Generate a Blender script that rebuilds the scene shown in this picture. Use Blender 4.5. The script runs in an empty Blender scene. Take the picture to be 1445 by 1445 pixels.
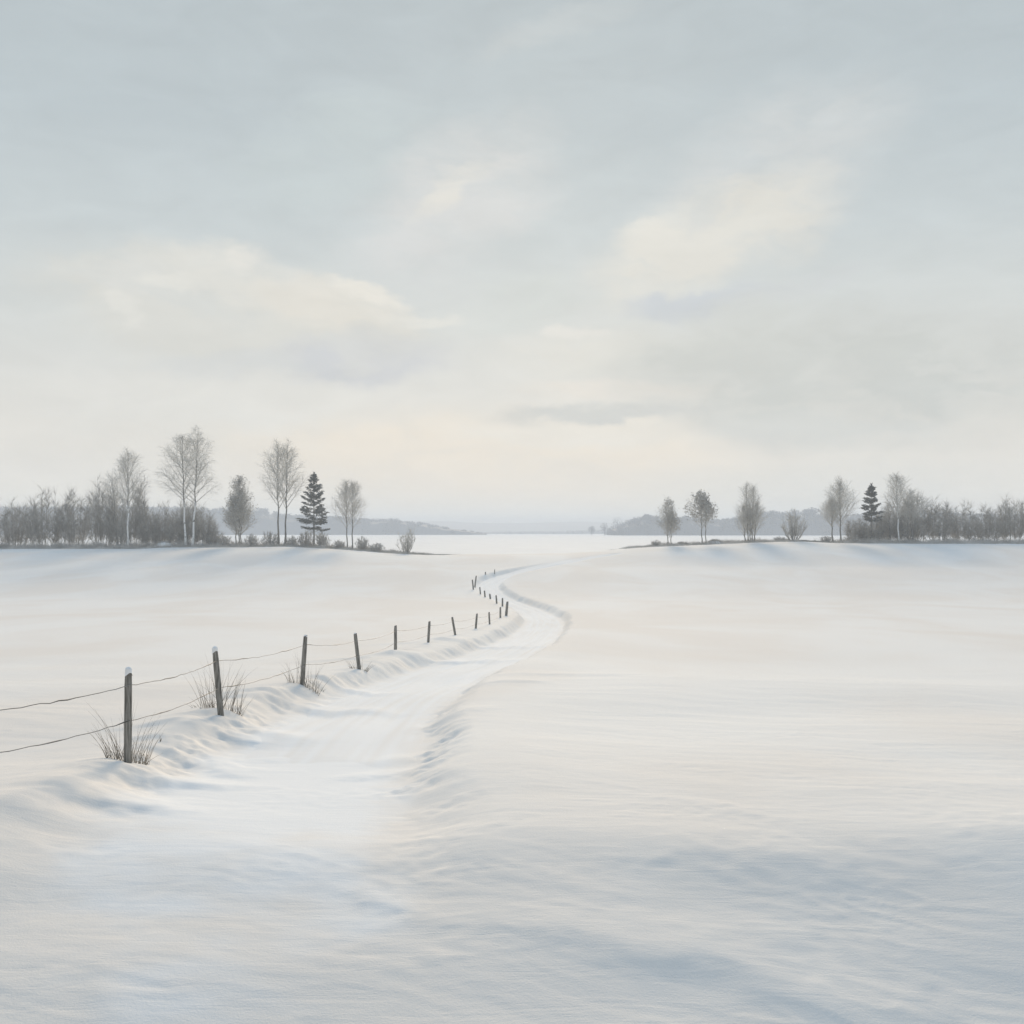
import bpy, math, random
import numpy as np
from mathutils import Vector

PI = math.pi
F, CX, HY = 1445.0, 722.5, 750.0          # focal length in photo pixels, optical axis, eye level row
scene = bpy.context.scene
COL = scene.collection
EXPOSURE = 1.25
GAIN = 2.0 ** EXPOSURE


# ------------------------------------------------------------------ helpers
def lin(c):
    c = c / 255.0
    return c / 12.92 if c <= 0.04045 else ((c + 0.055) / 1.055) ** 2.4


def tag(o, label=None, cat=None, group=None, kind=None):
    if label: o['label'] = label
    if cat: o['category'] = cat
    if group: o['group'] = group
    if kind: o['kind'] = kind
    return o


def mesh_obj(name, V, Fc, mat, parent=None, smooth=False):
    me = bpy.data.meshes.new(name)
    me.from_pydata(V, [], Fc)
    me.materials.append(mat)
    if smooth:
        me.polygons.foreach_set('use_smooth', [True] * len(me.polygons))
    me.update()
    o = bpy.data.objects.new(name, me)
    COL.objects.link(o)
    if parent: o.parent = parent
    return o


def grid_obj(name, X, Y, Z, mat, attr=None):
    """regular grid mesh from 2-D arrays"""
    r, c = X.shape
    me = bpy.data.meshes.new(name)
    co = np.stack([X, Y, Z], -1).reshape(-1, 3).astype(np.float32)
    idx = np.arange(r * c).reshape(r, c)
    q = np.stack([idx[:-1, :-1], idx[:-1, 1:], idx[1:, 1:], idx[1:, :-1]], -1).reshape(-1, 4)
    me.vertices.add(len(co)); me.vertices.foreach_set('co', co.ravel())
    me.loops.add(q.size); me.loops.foreach_set('vertex_index', q.ravel().astype(np.int32))
    me.polygons.add(len(q))
    me.polygons.foreach_set('loop_start', np.arange(0, q.size, 4, dtype=np.int32))
    me.polygons.foreach_set('loop_total', np.full(len(q), 4, dtype=np.int32))
    me.polygons.foreach_set('use_smooth', np.ones(len(q), dtype=bool))
    if attr is not None:
        at = me.attributes.new('trodden', 'FLOAT', 'POINT')
        at.data.foreach_set('value', attr.astype(np.float32).ravel())
    me.materials.append(mat)
    me.update(calc_edges=True)
    o = bpy.data.objects.new(name, me)
    COL.objects.link(o)
    return o


def empty(name, loc):
    o = bpy.data.objects.new(name, None)
    o.empty_display_size = 0.3
    o.location = loc
    COL.objects.link(o)
    return o


def copy_tree(o, parent=None):
    c = o.copy(); COL.objects.link(c)
    if parent: c.parent = parent
    for ch in list(o.children):
        copy_tree(ch, c)
    return c


def sstep(a, b, x):
    t = np.clip((x - a) / (b - a), 0, 1)
    return t * t * (3 - 2 * t)


def _hash(ix, iy, seed):
    h = (ix.astype(np.int64) * 374761393 + iy.astype(np.int64) * 668265263 + seed * 1442695041) & 0xffffffff
    h = ((h ^ (h >> 13)) * 1274126177) & 0xffffffff
    return ((h ^ (h >> 16)) & 0xffff) / 65535.0 * 2 * PI


def perlin(x, y, seed=0):
    x = np.asarray(x, float); y = np.asarray(y, float)
    ix, iy = np.floor(x), np.floor(y)
    fx, fy = x - ix, y - iy
    u = fx ** 3 * (fx * (fx * 6 - 15) + 10); v = fy ** 3 * (fy * (fy * 6 - 15) + 10)

    def g(dx, dy):
        a = _hash(ix + dx, iy + dy, seed)
        return np.cos(a) * (fx - dx) + np.sin(a) * (fy - dy)
    a = g(0, 0) * (1 - u) + g(1, 0) * u
    b = g(0, 1) * (1 - u) + g(1, 1) * u
    return (a * (1 - v) + b * v) * 1.5


def pchip(xs, ys):
    xs = np.array(xs, float); ys = np.array(ys, float)
    h = np.diff(xs); d = np.diff(ys) / h
    m = np.zeros_like(ys)
    for i in range(1, len(xs) - 1):
        if d[i - 1] * d[i] > 0:
            w1, w2 = 2 * h[i] + h[i - 1], h[i] + 2 * h[i - 1]
            m[i] = (w1 + w2) / (w1 / d[i - 1] + w2 / d[i])
    m[0], m[-1] = d[0], d[-1]

    def f(x):
        x = np.clip(np.asarray(x, float), xs[0], xs[-1])
        k = np.clip(np.searchsorted(xs, x) - 1, 0, len(h) - 1)
        t = (x - xs[k]) / h[k]
        return ((1 + 2 * t) * (1 - t) ** 2 * ys[k] + t * (1 - t) ** 2 * h[k] * m[k]
                + t * t * (3 - 2 * t) * ys[k + 1] + t * t * (t - 1) * h[k] * m[k + 1])
    return f


# ------------------------------------------------------------------ materials
class NT:
    def __init__(self, tree):
        self.t = tree

    def n(self, typ, inp=None, **props):
        nd = self.t.nodes.new(typ)
        for k, v in props.items():
            setattr(nd, k, v)
        for k, v in (inp or {}).items():
            s = nd.inputs[k]
            if isinstance(v, bpy.types.NodeSocket):
                self.t.links.new(v, s)
            else:
                s.default_value = v
        return nd

    def math(self, op, a, b=0.0, clamp=False):
        return self.n('ShaderNodeMath', {0: a, 1: b}, operation=op, use_clamp=clamp).outputs[0]

    def mixc(self, f, a, b):
        nd = self.t.nodes.new('ShaderNodeMix'); nd.data_type = 'RGBA'
        for s, v in ((nd.inputs[0], f), (nd.inputs[6], a), (nd.inputs[7], b)):
            if isinstance(v, bpy.types.NodeSocket): self.t.links.new(v, s)
            else: s.default_value = v
        return nd.outputs[2]

    def rng(self, v, a, b, c=0.0, d=1.0, interp='SMOOTHSTEP'):
        return self.n('ShaderNodeMapRange', {0: v, 1: a, 2: b, 3: c, 4: d}, interpolation_type=interp).outputs[0]


def new_mat(name):
    m = bpy.data.materials.new(name); m.use_nodes = True
    t = m.node_tree; t.nodes.clear()
    k = NT(t)
    out = k.n('ShaderNodeOutputMaterial')
    bs = k.n('ShaderNodeBsdfPrincipled')
    t.links.new(bs.outputs[0], out.inputs[0])
    return m, k, bs


def c4(r, g, b):
    return (r, g, b, 1.0)


def simple_mat(name, ca, cb, scale=(1, 1, 1), noise=3.0, rough=0.85, bump=0.0):
    m, k, bs = new_mat(name)
    tc = k.n('ShaderNodeTexCoord')
    mp = k.n('ShaderNodeMapping', {'Vector': tc.outputs['Object'], 'Scale': scale})
    nz = k.n('ShaderNodeTexNoise', {'Vector': mp.outputs[0], 'Scale': noise, 'Detail': 5.0, 'Roughness': 0.6})
    f = k.rng(nz.outputs[0], 0.32, 0.68)
    k.t.links.new(k.mixc(f, c4(*ca), c4(*cb)), bs.inputs['Base Color'])
    bs.inputs['Roughness'].default_value = rough
    bs.inputs['Specular IOR Level'].default_value = 0.2
    if bump:
        b = k.n('ShaderNodeBump', {'Height': nz.outputs[0], 'Strength': bump, 'Distance': 0.02})
        k.t.links.new(b.outputs[0], bs.inputs['Normal'])
    return m


def snow_mat(name, ca, cb, streak=(0.35, 1.6), fine=1.0, trod=None):
    m, k, bs = new_mat(name)
    geo = k.n('ShaderNodeNewGeometry')
    big = k.n('ShaderNodeMapping', {'Vector': geo.outputs['Position'], 'Scale': (0.05, 0.026, 0.1), 'Rotation': (0, 0, 0.35)})
    n1 = k.n('ShaderNodeTexNoise', {'Vector': big.outputs[0], 'Scale': 1.6, 'Detail': 5.0, 'Roughness': 0.55, 'Distortion': 0.6})
    f = k.rng(n1.outputs[0], 0.35, 0.66)
    col = k.mixc(f, c4(*ca), c4(*cb))
    if trod:                                         # where the snow has been packed by traffic
        an = k.n('ShaderNodeAttribute', attribute_name='trodden')
        col = k.mixc(an.outputs['Fac'], col, k.mixc(f, c4(*trod[0]), c4(*trod[1])))
    k.t.links.new(col, bs.inputs['Base Color'])
    bs.inputs['Roughness'].default_value = 0.85
    bs.inputs['Specular IOR Level'].default_value = 0.02
    st = k.n('ShaderNodeMapping', {'Vector': geo.outputs['Position'], 'Scale': (streak[0], streak[1], 1), 'Rotation': (0, 0, -0.35)})
    n2 = k.n('ShaderNodeTexNoise', {'Vector': st.outputs[0], 'Scale': 3.2, 'Detail': 6.0, 'Roughness': 0.6, 'Distortion': 0.8})
    n3 = k.n('ShaderNodeTexNoise', {'Vector': geo.outputs['Position'], 'Scale': 45.0, 'Detail': 3.0, 'Roughness': 0.6})
    b1 = k.n('ShaderNodeBump', {'Height': n2.outputs[0], 'Strength': 0.19 * fine, 'Distance': 0.05})
    b2 = k.n('ShaderNodeBump', {'Height': n3.outputs[0], 'Strength': 0.4 * fine, 'Distance': 0.008, 'Normal': b1.outputs[0]})
    k.t.links.new(b2.outputs[0], bs.inputs['Normal'])
    return m


FIELD_TINT = ((0.890, 0.872, 0.842), (0.850, 0.806, 0.756))
PACKED_TINT = ((0.935, 0.935, 0.93), (0.895, 0.897, 0.895))
M_SNOW = snow_mat('field_snow', *FIELD_TINT, trod=PACKED_TINT)
M_ROAD = snow_mat('packed_road_snow', *FIELD_TINT, trod=PACKED_TINT)
M_LAKE = snow_mat('lake_snow', (0.90, 0.895, 0.88), (0.86, 0.855, 0.845), streak=(0.05, 0.2), fine=0.4)
M_CAP = simple_mat('cap_snow', (0.90, 0.90, 0.90), (0.86, 0.87, 0.88), noise=14, bump=0.3)
M_POST = simple_mat('weathered_post_wood', (0.11, 0.105, 0.095), (0.34, 0.325, 0.30), (14, 14, 0.9), 3.0, 0.9, 0.8)
M_WIRE = simple_mat('old_fence_wire', (0.06, 0.057, 0.052), (0.26, 0.25, 0.24), noise=2.2, rough=0.6)
M_GRASS = simple_mat('dry_winter_grass', (0.19, 0.165, 0.135), (0.40, 0.36, 0.31), noise=3)
M_TWIG = simple_mat('grey_twigs', (0.43, 0.41, 0.37), (0.66, 0.64, 0.60), noise=0.5)
M_TWIGL = simple_mat('frosted_twigs', (0.17, 0.165, 0.155), (0.28, 0.275, 0.26), noise=0.5)
M_BARK = simple_mat('dark_bark', (0.13, 0.124, 0.112), (0.27, 0.258, 0.24), (3, 3, 0.5), 2.0, 0.9, 0.5)
M_THICK = simple_mat('thicket_twigs', (0.31, 0.295, 0.265), (0.50, 0.48, 0.445), noise=0.3)
M_NEEDLE = simple_mat('dark_needles', (0.12, 0.122, 0.112), (0.24, 0.24, 0.225), noise=0.6)
M_LEAF = simple_mat('withered_leaves', (0.31, 0.295, 0.265), (0.50, 0.48, 0.445), noise=0.45)
M_SCRUB = simple_mat('low_scrub', (0.34, 0.325, 0.30), (0.58, 0.565, 0.54), noise=0.25)
M_FAR = simple_mat('distant_foliage', (0.065, 0.076, 0.098), (0.115, 0.126, 0.150), noise=0.04)  # blue tint of the hazy air painted into the foliage colour itself
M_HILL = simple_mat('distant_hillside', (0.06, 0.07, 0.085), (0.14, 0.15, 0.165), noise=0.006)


def birch_mat():
    m, k, bs = new_mat('birch_bark')
    tc = k.n('ShaderNodeTexCoord')
    mp = k.n('ShaderNodeMapping', {'Vector': tc.outputs['Object'], 'Scale': (1.2, 1.2, 1.5)})
    nz = k.n('ShaderNodeTexNoise', {'Vector': mp.outputs[0], 'Scale': 1.0, 'Detail': 4.0, 'Roughness': 0.7})
    sp = k.n('ShaderNodeSeparateXYZ', {0: tc.outputs['Object']})
    h = k.math('ADD', sp.outputs[2], k.math('MULTIPLY', nz.outputs[0], 4.0))
    up = k.rng(h, 10.0, 13.0)                       # smooth white bark low, dark rough bark in the crown
    spots = k.rng(nz.outputs[0], 0.56, 0.62)
    f = k.math('MAXIMUM', up, spots)
    k.t.links.new(k.mixc(f, c4(0.86, 0.86, 0.85), c4(0.11, 0.105, 0.097)), bs.inputs['Base Color'])
    bs.inputs['Roughness'].default_value = 0.8
    return m


M_BIRCH = birch_mat()

# ------------------------------------------------------------------ the lie of the land
PROF = pchip(
    [0, 4, 7, 9, 11, 13, 15.8, 20.5, 26.5, 34.7, 42.6, 55, 72, 86, 108, 130, 150, 170, 195, 207, 225, 400],
    [-4.4, -4.0, -3.62, -3.385, -3.19, -3.28, -3.50, -3.76, -4.10, -4.68, -5.12, -5.75, -6.62, -7.25, -8.0, -8.35, -7.85, -6.8,
     -5.75, -5.3, -4.95, -4.95])
YC = 225.0
_cx = np.array([-60, 60, 145, 200, 250, 330, 400, 450, 500, 570, 620, 660, 720, 790, 850, 900, 950, 1000, 1060, 1120, 1180, 1240, 1300, 1400, 1520], float)
_cy = np.array([777, 774, 774, 774, 772, 772, 771, 773, 776, 781.5, 783, 782, 781.8, 781, 777, 772.5, 770, 768, 765.5, 764, 766, 766.5, 767, 767, 768], float)
CREST = pchip((_cx - CX) / F * YC, -(_cy - HY) / F * YC)


def H0(x, y):
    """the land without road, drifts or noise"""
    x = np.asarray(x, float); y = np.asarray(y, float)
    p = PROF(y)
    t = sstep(180, YC, y)
    z = p * (1 - t) + CREST(x) * t
    back = sstep(YC + 3, YC + 38, y)
    return z * (1 - back) + (-8.5) * back


_YS = np.geomspace(3, 224, 6000)


def ground_at(px, py, lift=0.0):
    """where the view ray of a photo point meets the land"""
    xs = (px - CX) / F * _YS
    zr = -(py - HY) / F * _YS
    below = zr < H0(xs, _YS) + lift
    i = int(np.argmax(below)) if below.any() else len(_YS) - 1
    return float(xs[i]), float(_YS[i])


# road centre line
ROAD_PX = [(868, 781.5), (828, 787.5), (790, 794.5), (757, 800), (728, 806), (702, 813), (689, 822), (695, 833), (719, 845),
           (748, 856), (767, 868), (760, 882), (737, 897), (702, 914), (640, 936), (566, 962), (515, 987), (462, 1030), (398, 1088), (345, 1150),
           (312, 1230), (285, 1330), (262, 1440)]
_rw = [ground_at(*p) for p in ROAD_PX] + [(-3.2, 4.5), (-3.6, 1.5)]
_rw = np.array(_rw)


def catmull(P, step):
    out = []
    for i in range(len(P) - 1):
        p0 = P[max(i - 1, 0)]; p1 = P[i]; p2 = P[i + 1]; p3 = P[min(i + 2, len(P) - 1)]
        n = max(2, int(np.linalg.norm(p2 - p1) / step))
        for j in range(n):
            t = j / n
            out.append(0.5 * ((2 * p1) + (p2 - p0) * t + (2 * p0 - 5 * p1 + 4 * p2 - p3) * t * t + (3 * p1 - p0 - 3 * p2 + p3) * t ** 3))
    out.append(P[-1])
    return np.array(out)


def resample(P, step):
    s = np.concatenate([[0], np.cumsum(np.linalg.norm(np.diff(P, axis=0), axis=1))])
    k = np.linspace(0, s[-1], int(s[-1] / step) + 1)
    return np.stack([np.interp(k, s, P[:, 0]), np.interp(k, s, P[:, 1])], -1)


ROAD = resample(catmull(_rw, 0.3), 0.25)
for _ in range(12):                                      # ease the bends
    ROAD[1:-1] = 0.25 * ROAD[:-2] + 0.5 * ROAD[1:-1] + 0.25 * ROAD[2:]
HW = 1.62
ROAD_DEPTH = 0.34

# fence posts: (top px, base px, width px)
POSTS = [((181, 946), (180, 1076), 10.5), ((303, 916), (312, 1014), 8.4), ((431, 897), (426, 970), 6.4), ((501, 894), (507, 947), 5.2),
         ((558, 883), (558, 924), 4.3), ((606, 877), (604, 910), 3.6), ((638, 871), (643, 900), 3.2), ((673, 866), (671, 891), 2.9),
         ((690, 864), (691, 884), 2.5), ((706, 857), (706, 874), 2.6)]
FAR_POSTS = [((716, 849), (714, 871), 3.6), ((709, 844), (709, 857), 2.4), ((700, 840), (701, 853), 2.3), ((691, 838), (692, 845.5), 2.4),
             ((683.5, 833.5), (684.5, 843), 2.2), ((677, 828.5), (678, 839), 1.9), ((666.5, 818), (668, 832.5), 2.0),
             ((672, 812.5), (670, 826), 2.0), ((685, 807), (685, 811.5), 1.7), ((698, 803.5), (698, 808.5), 1.2)]
FPOS = [ground_at(*p[1], lift=q) for p, q in zip(POSTS, [0.13, 0.07] + [0.0] * 8)]
FENCE = resample(np.array([(-5.95, 1.5), (-5.95, 11.1)] + FPOS), 0.25)


def min_dist(X, Y, line, reach):
    """distance of every grid point to a polyline given as dense points; rows share a similar Y"""
    D = np.full(X.shape, 99.0)
    for r in range(X.shape[0]):
        y0, y1 = Y[r].min() - reach, Y[r].max() + reach
        s = line[(line[:, 1] > y0) & (line[:, 1] < y1)]
        if len(s) == 0: continue
        d = (X[r][:, None] - s[None, :, 0]) ** 2 + (Y[r][:, None] - s[None, :, 1]) ** 2
        D[r] = np.minimum(np.sqrt(d.min(1)), 99.0)
    return D


# wind drifts beside the fence and road: (photo px of the middle, length, width, height, angle)
DRIFTS = [((225, 1092), 1.1, 0.42, 0.17, 0.15), ((150, 1125), 1.0, 0.40, 0.17, -0.15), ((262, 1052), 0.9, 0.30, 0.13, -0.5),
          ((300, 1030), 1.5, 0.40, 0.17, 0.05), ((345, 1020), 1.3, 0.38, 0.17, -0.35), ((300, 1066), 1.0, 0.33, 0.12, -0.6),
          ((425, 985), 2.0, 0.55, 0.20, 0.1), ((380, 982), 1.3, 0.40, 0.15, 0.3), ((478, 961), 1.6, 0.40, 0.15, -0.2), ((585, 926), 4.5, 0.70, 0.20, 0.62),
          ((655, 905), 4.5, 0.80, 0.18, 0.55), ((530, 1075), 0.7, 0.26, 0.06, 0.5), ((585, 1052), 0.8, 0.28, 0.08, 0.6), ((652, 1005), 1.0, 0.40, 0.08, 0.7),
          ((712, 966), 1.2, 0.50, 0.09, 0.5), ((775, 955), 2.6, 0.6, 0.09, -0.06), ((545, 1272), 0.55, 0.16, 0.04, -0.7), ((1030, 1215), 1.2, 0.35, 0.05, -0.2),
          ((920, 1335), 1.1, 0.34, 0.06, -0.3), ((1120, 1370), 1.3, 0.5, 0.08, -0.25)]
DRIFTS_W = [ground_at(*d[0]) + d[1:] for d in DRIFTS]


def relief(X, Y, crust=1.0):
    """undulation, wind crust, drifts"""
    z = 0.10 * perlin(X / 46 + 3, Y / 60 + 1, 1) * sstep(15, 60, Y) * (1 - 0.7 * sstep(150, 220, Y))
    z += (0.09 + 0.05 * sstep(9, 16, Y)) * perlin(X / 9 + 7, Y / 6.5, 2) * (1 - sstep(22, 55, Y))
    z += 0.045 * perlin(X / 3.0, Y / 1.7, 12) * (1 - sstep(10, 16, Y))
    wx = X + 0.8 * perlin(X / 2.3, Y / 2.3, 9)
    wy = Y + 0.5 * perlin(X / 2.3 + 9, Y / 2.3, 10) + 0.28 * X
    near = (1 - sstep(18, 50, Y))
    near = near * crust
    z += 0.013 * perlin(wx / 2.6, wy / 0.95, 3) * near
    n = perlin(wx / 1.25, wy / 0.40, 4)
    z += 0.006 * n * near
    cr = 1 - np.abs(perlin(wx / 0.9 + 4, wy / 0.26, 5))
    z += 0.008 * np.clip(cr - 0.80, 0, 1) / 0.2 * near * sstep(-0.1, 0.45, perlin(X / 2.2, Y / 1.6, 6))
    z += 0.0028 * crust * perlin(wx / 0.35, wy / 0.10, 8) * (1 - sstep(10, 24, Y))
    z -= 0.30 * sstep(0.2, 4.2, X) * (1 - sstep(6.8, 10.6, Y))
    for (cx, cy, L, W, h, a) in DRIFTS_W:
        ca, sa = math.cos(a), math.sin(a)
        u = ((X - cx) * ca + (Y - cy) * sa) / L
        v = (-(X - cx) * sa + (Y - cy) * ca) / W
        v = v + 0.55 * perlin(X / (W * 2.0), Y / (W * 2.0), 31) + 0.25 * perlin(X / (W * 0.7), Y / (W * 0.7), 32)
        # long gentle back, steep lee toward the viewer
        v = np.where(v < 0, v * 1.2, v * 0.6)
        z += 0.60 * h * np.exp(-(u * u) ** 1.3 - v * v)
    return z


def snow_height(X, Y):
    X = np.atleast_2d(np.asarray(X, float)); Y = np.atleast_2d(np.asarray(Y, float))
    dr = min_dist(X, Y, ROAD, 9.0)
    df = min_dist(X, Y, FENCE, 4.0)
    onroad = 1 - sstep(HW - 0.3, HW + 0.6, dr)
    z = H0(X, Y) + relief(X, Y, (1 - 0.8 * onroad * sstep(8, 13, Y)) * (1 - 0.85 * np.exp(-(df / 2.0) ** 2)) * (1 - 0.7 * sstep(9, 14, Y) * np.exp(-((dr - 2.6) / 1.7) ** 2)))
    wob = 0.20 * perlin(X / 3.1, Y / 3.1, 21) + 0.09 * perlin(X / 0.7, Y / 0.7, 22)
    d = dr + wob
    fade = sstep(7.0, 17, Y) * (1 - 0.9 * sstep(168, 192, Y))
    far = 1 + 0.3 * sstep(60, 110, Y)
    soft = 0.75 + 0.35 * (1 - sstep(12, 30, Y))
    out = sstep(HW, HW + soft * 1.1, d)
    z += 0.06 * np.exp(-((d - HW - 1.5) / 0.9) ** 2) * fade * far    # windrow thrown up beside the road
    z -= ROAD_DEPTH * fade * (1 + 0.7 * sstep(35, 80, Y)) * (1 - out)
    z -= 0.16 * (1 - sstep(HW - 0.9, HW - 0.1, dr)) * sstep(17, 22, Y)                  # the road sheet lies in here
    crumb = 0.055 * perlin(X / 0.42, Y / 0.42, 25) + 0.035 * perlin(X / 0.17, Y / 0.17, 26)
    z += crumb * np.exp(-((d - HW - 0.35) / 0.45) ** 2) * fade * (1 - sstep(25, 55, Y)) * sstep(-0.2, 0.3, perlin(X / 1.5, Y / 1.5, 27))   # broken lumps along the cut
    z += 0.007 * perlin(X / 0.23, Y / 0.23, 28) * (1 - sstep(10, 28, Y)) * sstep(-0.1, 0.4, perlin(X / 1.9, Y / 1.2, 29))
    z += 0.03 * perlin(X / 0.9, Y / 0.8, 24) * np.exp(-(df / 1.6) ** 2) * (1 - sstep(30, 70, Y))
    z += 0.10 * np.exp(-(df / 0.8) ** 2) * (1 + 0.5 * perlin(X / 1.4, Y / 1.4, 23)) * (1 - sstep(60, 90, Y))
    return z


def trodden(X, Y, d):
    n = 0.22 * perlin(X / 0.9, Y / 0.9, 61) + 0.12 * perlin(X / 0.3, Y / 0.3, 62)
    yy = Y + 3.0 * perlin(X / 1.7, Y / 1.3, 63) + 1.2 * perlin(X / 0.5, Y / 0.35, 64)
    return (1 - sstep(HW - 0.45, HW + 0.35, d + n)) * sstep(6.8, 12.0, yy)


def zg(x, y):
    return float(snow_height([[x]], [[y]])[0, 0])


# ------------------------------------------------------------------ ground, road, lake, hills
_rows, _cols = 1050, 980
_Y = np.geomspace(2.0, 268.0, _rows)
_t = np.linspace(-1, 1, _cols)
_t = 0.72 * _t + 0.28 * _t ** 3
GX = _t[None, :] * (_Y[:, None] * 0.88 + 9)
GY = np.repeat(_Y[:, None], _cols, 1)
GZ = snow_height(GX, GY)
ground = grid_obj('ground', GX, GY, GZ, M_SNOW, trodden(GX, GY, min_dist(GX, GY, ROAD, 9.0)))
tag(ground, 'rolling snow covered field with soft wind drifts', 'field', kind='structure')

ROAD = ROAD[ROAD[:, 1] > 14.0]
tang = np.gradient(ROAD, axis=0)
tang /= np.linalg.norm(tang, axis=1)[:, None]
nrm = np.stack([-tang[:, 1], tang[:, 0]], -1)
S = np.linspace(-1, 1, 61) * (HW + 0.42)
RX = ROAD[:, 0][:, None] + nrm[:, 0][:, None] * S[None, :]
RY = ROAD[:, 1][:, None] + nrm[:, 1][:, None] * S[None, :]
SL = (np.arange(len(ROAD)) * 0.25)[:, None] + 0 * S[None, :]
SS = S[None, :] + 0 * SL
_fade = sstep(7.0, 17, RY) * (1 - 0.9 * sstep(168, 192, RY))
RZ = H0(RX, RY) + relief(RX, RY, 0.2) - 0.05 * (1 - sstep(14.6, 18.0, RY + 1.5 * perlin(RX / 1.1, RY / 2.0, 44))) - ROAD_DEPTH * _fade * (1 + 0.7 * sstep(35, 80, RY)) + 0.012
wander = 0.12 * perlin(SL / 9, SL * 0, 41)
for rut in (-0.72, 0.72):
    RZ -= 0.045 * sstep(15, 24, RY) * np.exp(-((SS - rut - wander) / 0.24) ** 2)
_rt = sstep(15, 24, RY)
RZ += _rt * 0.02 * np.exp(-((SS - wander) / 0.3) ** 2)
RZ += _rt * 0.014 * perlin(SL / 5.0, SS / 0.24, 42) + _rt * 0.009 * perlin(SL / 2.2, SS / 0.12 + 5, 43)
RZ -= 0.10 * sstep(HW + 0.05, HW + 0.42, np.abs(SS))
road = grid_obj('road', RX, RY, RZ, M_ROAD, trodden(RX, RY, np.abs(SS)) * np.clip(0.8 + 0.55 * perlin(SL / 7.0, SS / 0.19, 65), 0.15, 1))
tag(road, 'packed white snow track winding down to the lake', 'road', kind='structure')

LAKE_Z = -5.0
lx = np.linspace(-2650, 2650, 60); ly = np.geomspace(226, 2600, 60)
LX, LY = np.meshgrid(lx, ly)
lake = grid_obj('frozen_lake', LX, LY, np.full_like(LX, LAKE_Z), M_LAKE)
tag(lake, 'flat snow covered frozen lake behind the trees', 'lake', kind='structure')

# far land
fx = np.linspace(-2650, 2650, 240); fy = np.linspace(2450, 3900, 60)
FX, FY = np.meshgrid(fx, fy)
_hp = pchip((np.array([-700, 100, 400, 560, 640, 690, 740, 800, 850, 950, 1400, 2200], float) - CX) / F,
            (HY - np.array([728, 728, 731, 734, 736.3, 738.5, 738.5, 736, 737.5, 740, 738, 736], float)) / F)
ridge = _hp(FX / 3300.0) * 3300.0 + 3 * perlin(FX / 200, FX * 0, 51)
FZ = -6 + (ridge + 6) * sstep(2600, 3300, FY) * (1 - 0.25 * sstep(3300, 3900, FY)) + 2 * perlin(FX / 120, FY / 150, 52)
hills = grid_obj('hills', FX, FY, FZ, M_HILL)
tag(hills, 'low pale blue hills beyond the lake', 'hills', kind='structure')


# ------------------------------------------------------------------ plant makers
class MB:
    def __init__(self):
        self.V = []; self.F = []

    def tube(self, pts, r, n=3):
        b0 = len(self.V)
        m = len(pts)
        for i, p in enumerate(pts):
            a = pts[min(i + 1, m - 1)]; b = pts[max(i - 1, 0)]
            dx, dy, dz = a[0] - b[0], a[1] - b[1], a[2] - b[2]
            l = math.sqrt(dx * dx + dy * dy + dz * dz) or 1
            dx /= l; dy /= l; dz /= l
            if abs(dz) < 0.9: ux, uy, uz = -dy, dx, 0.0
            else: ux, uy, uz = 0.0, dz, -dy
            l = math.sqrt(ux * ux + uy * uy + uz * uz) or 1
            ux /= l; uy /= l; uz /= l
            vx, vy, vz = dy * uz - dz * uy, dz * ux - dx * uz, dx * uy - dy * ux
            for k in range(n):
                c = math.cos(2 * PI * k / n) * r[i]; s = math.sin(2 * PI * k / n) * r[i]
                self.V.append((p[0] + ux * c + vx * s, p[1] + uy * c + vy * s, p[2] + uz * c + vz * s))
        for i in range(m - 1):
            for k in range(n):
                a = b0 + i * n + k; b = b0 + i * n + (k + 1) % n
                self.F.append((a, b, b + n, a + n))
        self.F.append(tuple(b0 + (m - 1) * n + k for k in range(n)))

    def leaf(self, rnd, p, s, flat=0.0):
        a = Vector((rnd.gauss(0, 1), rnd.gauss(0, 1), rnd.gauss(0, 1))).normalized()
        b = a.orthogonal().normalized()
        c = a.cross(b)
        w = rnd.uniform(0, 2 * PI)
        d = b * math.cos(w) + c * math.sin(w); e = a.cross(d)
        if flat:
            d.z *= 1 - flat; e.z *= 1 - flat
        k = len(self.V)
        P = Vector(p)
        for q in (P - d * s, P + e * s * 0.55, P + d * s, P - e * s * 0.55):
            self.V.append(tuple(q))
        self.F.append((k, k + 1, k + 2, k + 3))

    def blade(self, p, q, w, bend=(0, 0, 0), n=3):
        """thin tapering blade"""
        P = Vector(p); Q = Vector(q); B = Vector(bend)
        side = (Q - P).cross(Vector((0.3, 1, 0.1)))
        if side.length < 1e-5: side = Vector((1, 0, 0))
        side.normalize()
        k = len(self.V)
        for i in range(n + 1):
            t = i / n
            c = P.lerp(Q, t) + B * t * t
            ww = w * (1 - t) + w * 0.12
            self.V.append(tuple(c - side * ww)); self.V.append(tuple(c + side * ww))
            if i:
                j = k + 2 * i
                self.F.append((j - 2, j - 1, j + 1, j))

    def spray(self, rnd, p, q, w):
        """a fine twig: one slim tapering face turned any way"""
        d = q - p
        s = d.cross(Vector((rnd.gauss(0, 1), rnd.gauss(0, 1), rnd.gauss(0, 1))))
        if s.length < 1e-6: return
        s = s.normalized() * w
        k = len(self.V)
        for c in (p - s, p + s, q + s * .3, q - s * .3):
            self.V.append(tuple(c))
        self.F.append((k, k + 1, k + 2, k + 3))

    def build(self, name, mat, parent=None, smooth=False):
        return mesh_obj(name, self.V, self.F, mat, parent, smooth)


def rot_about(v, axis, ang):
    c, s = math.cos(ang), math.sin(ang)
    return v * c + axis.cross(v) * s + axis * axis.dot(v) * (1 - c)


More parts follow.
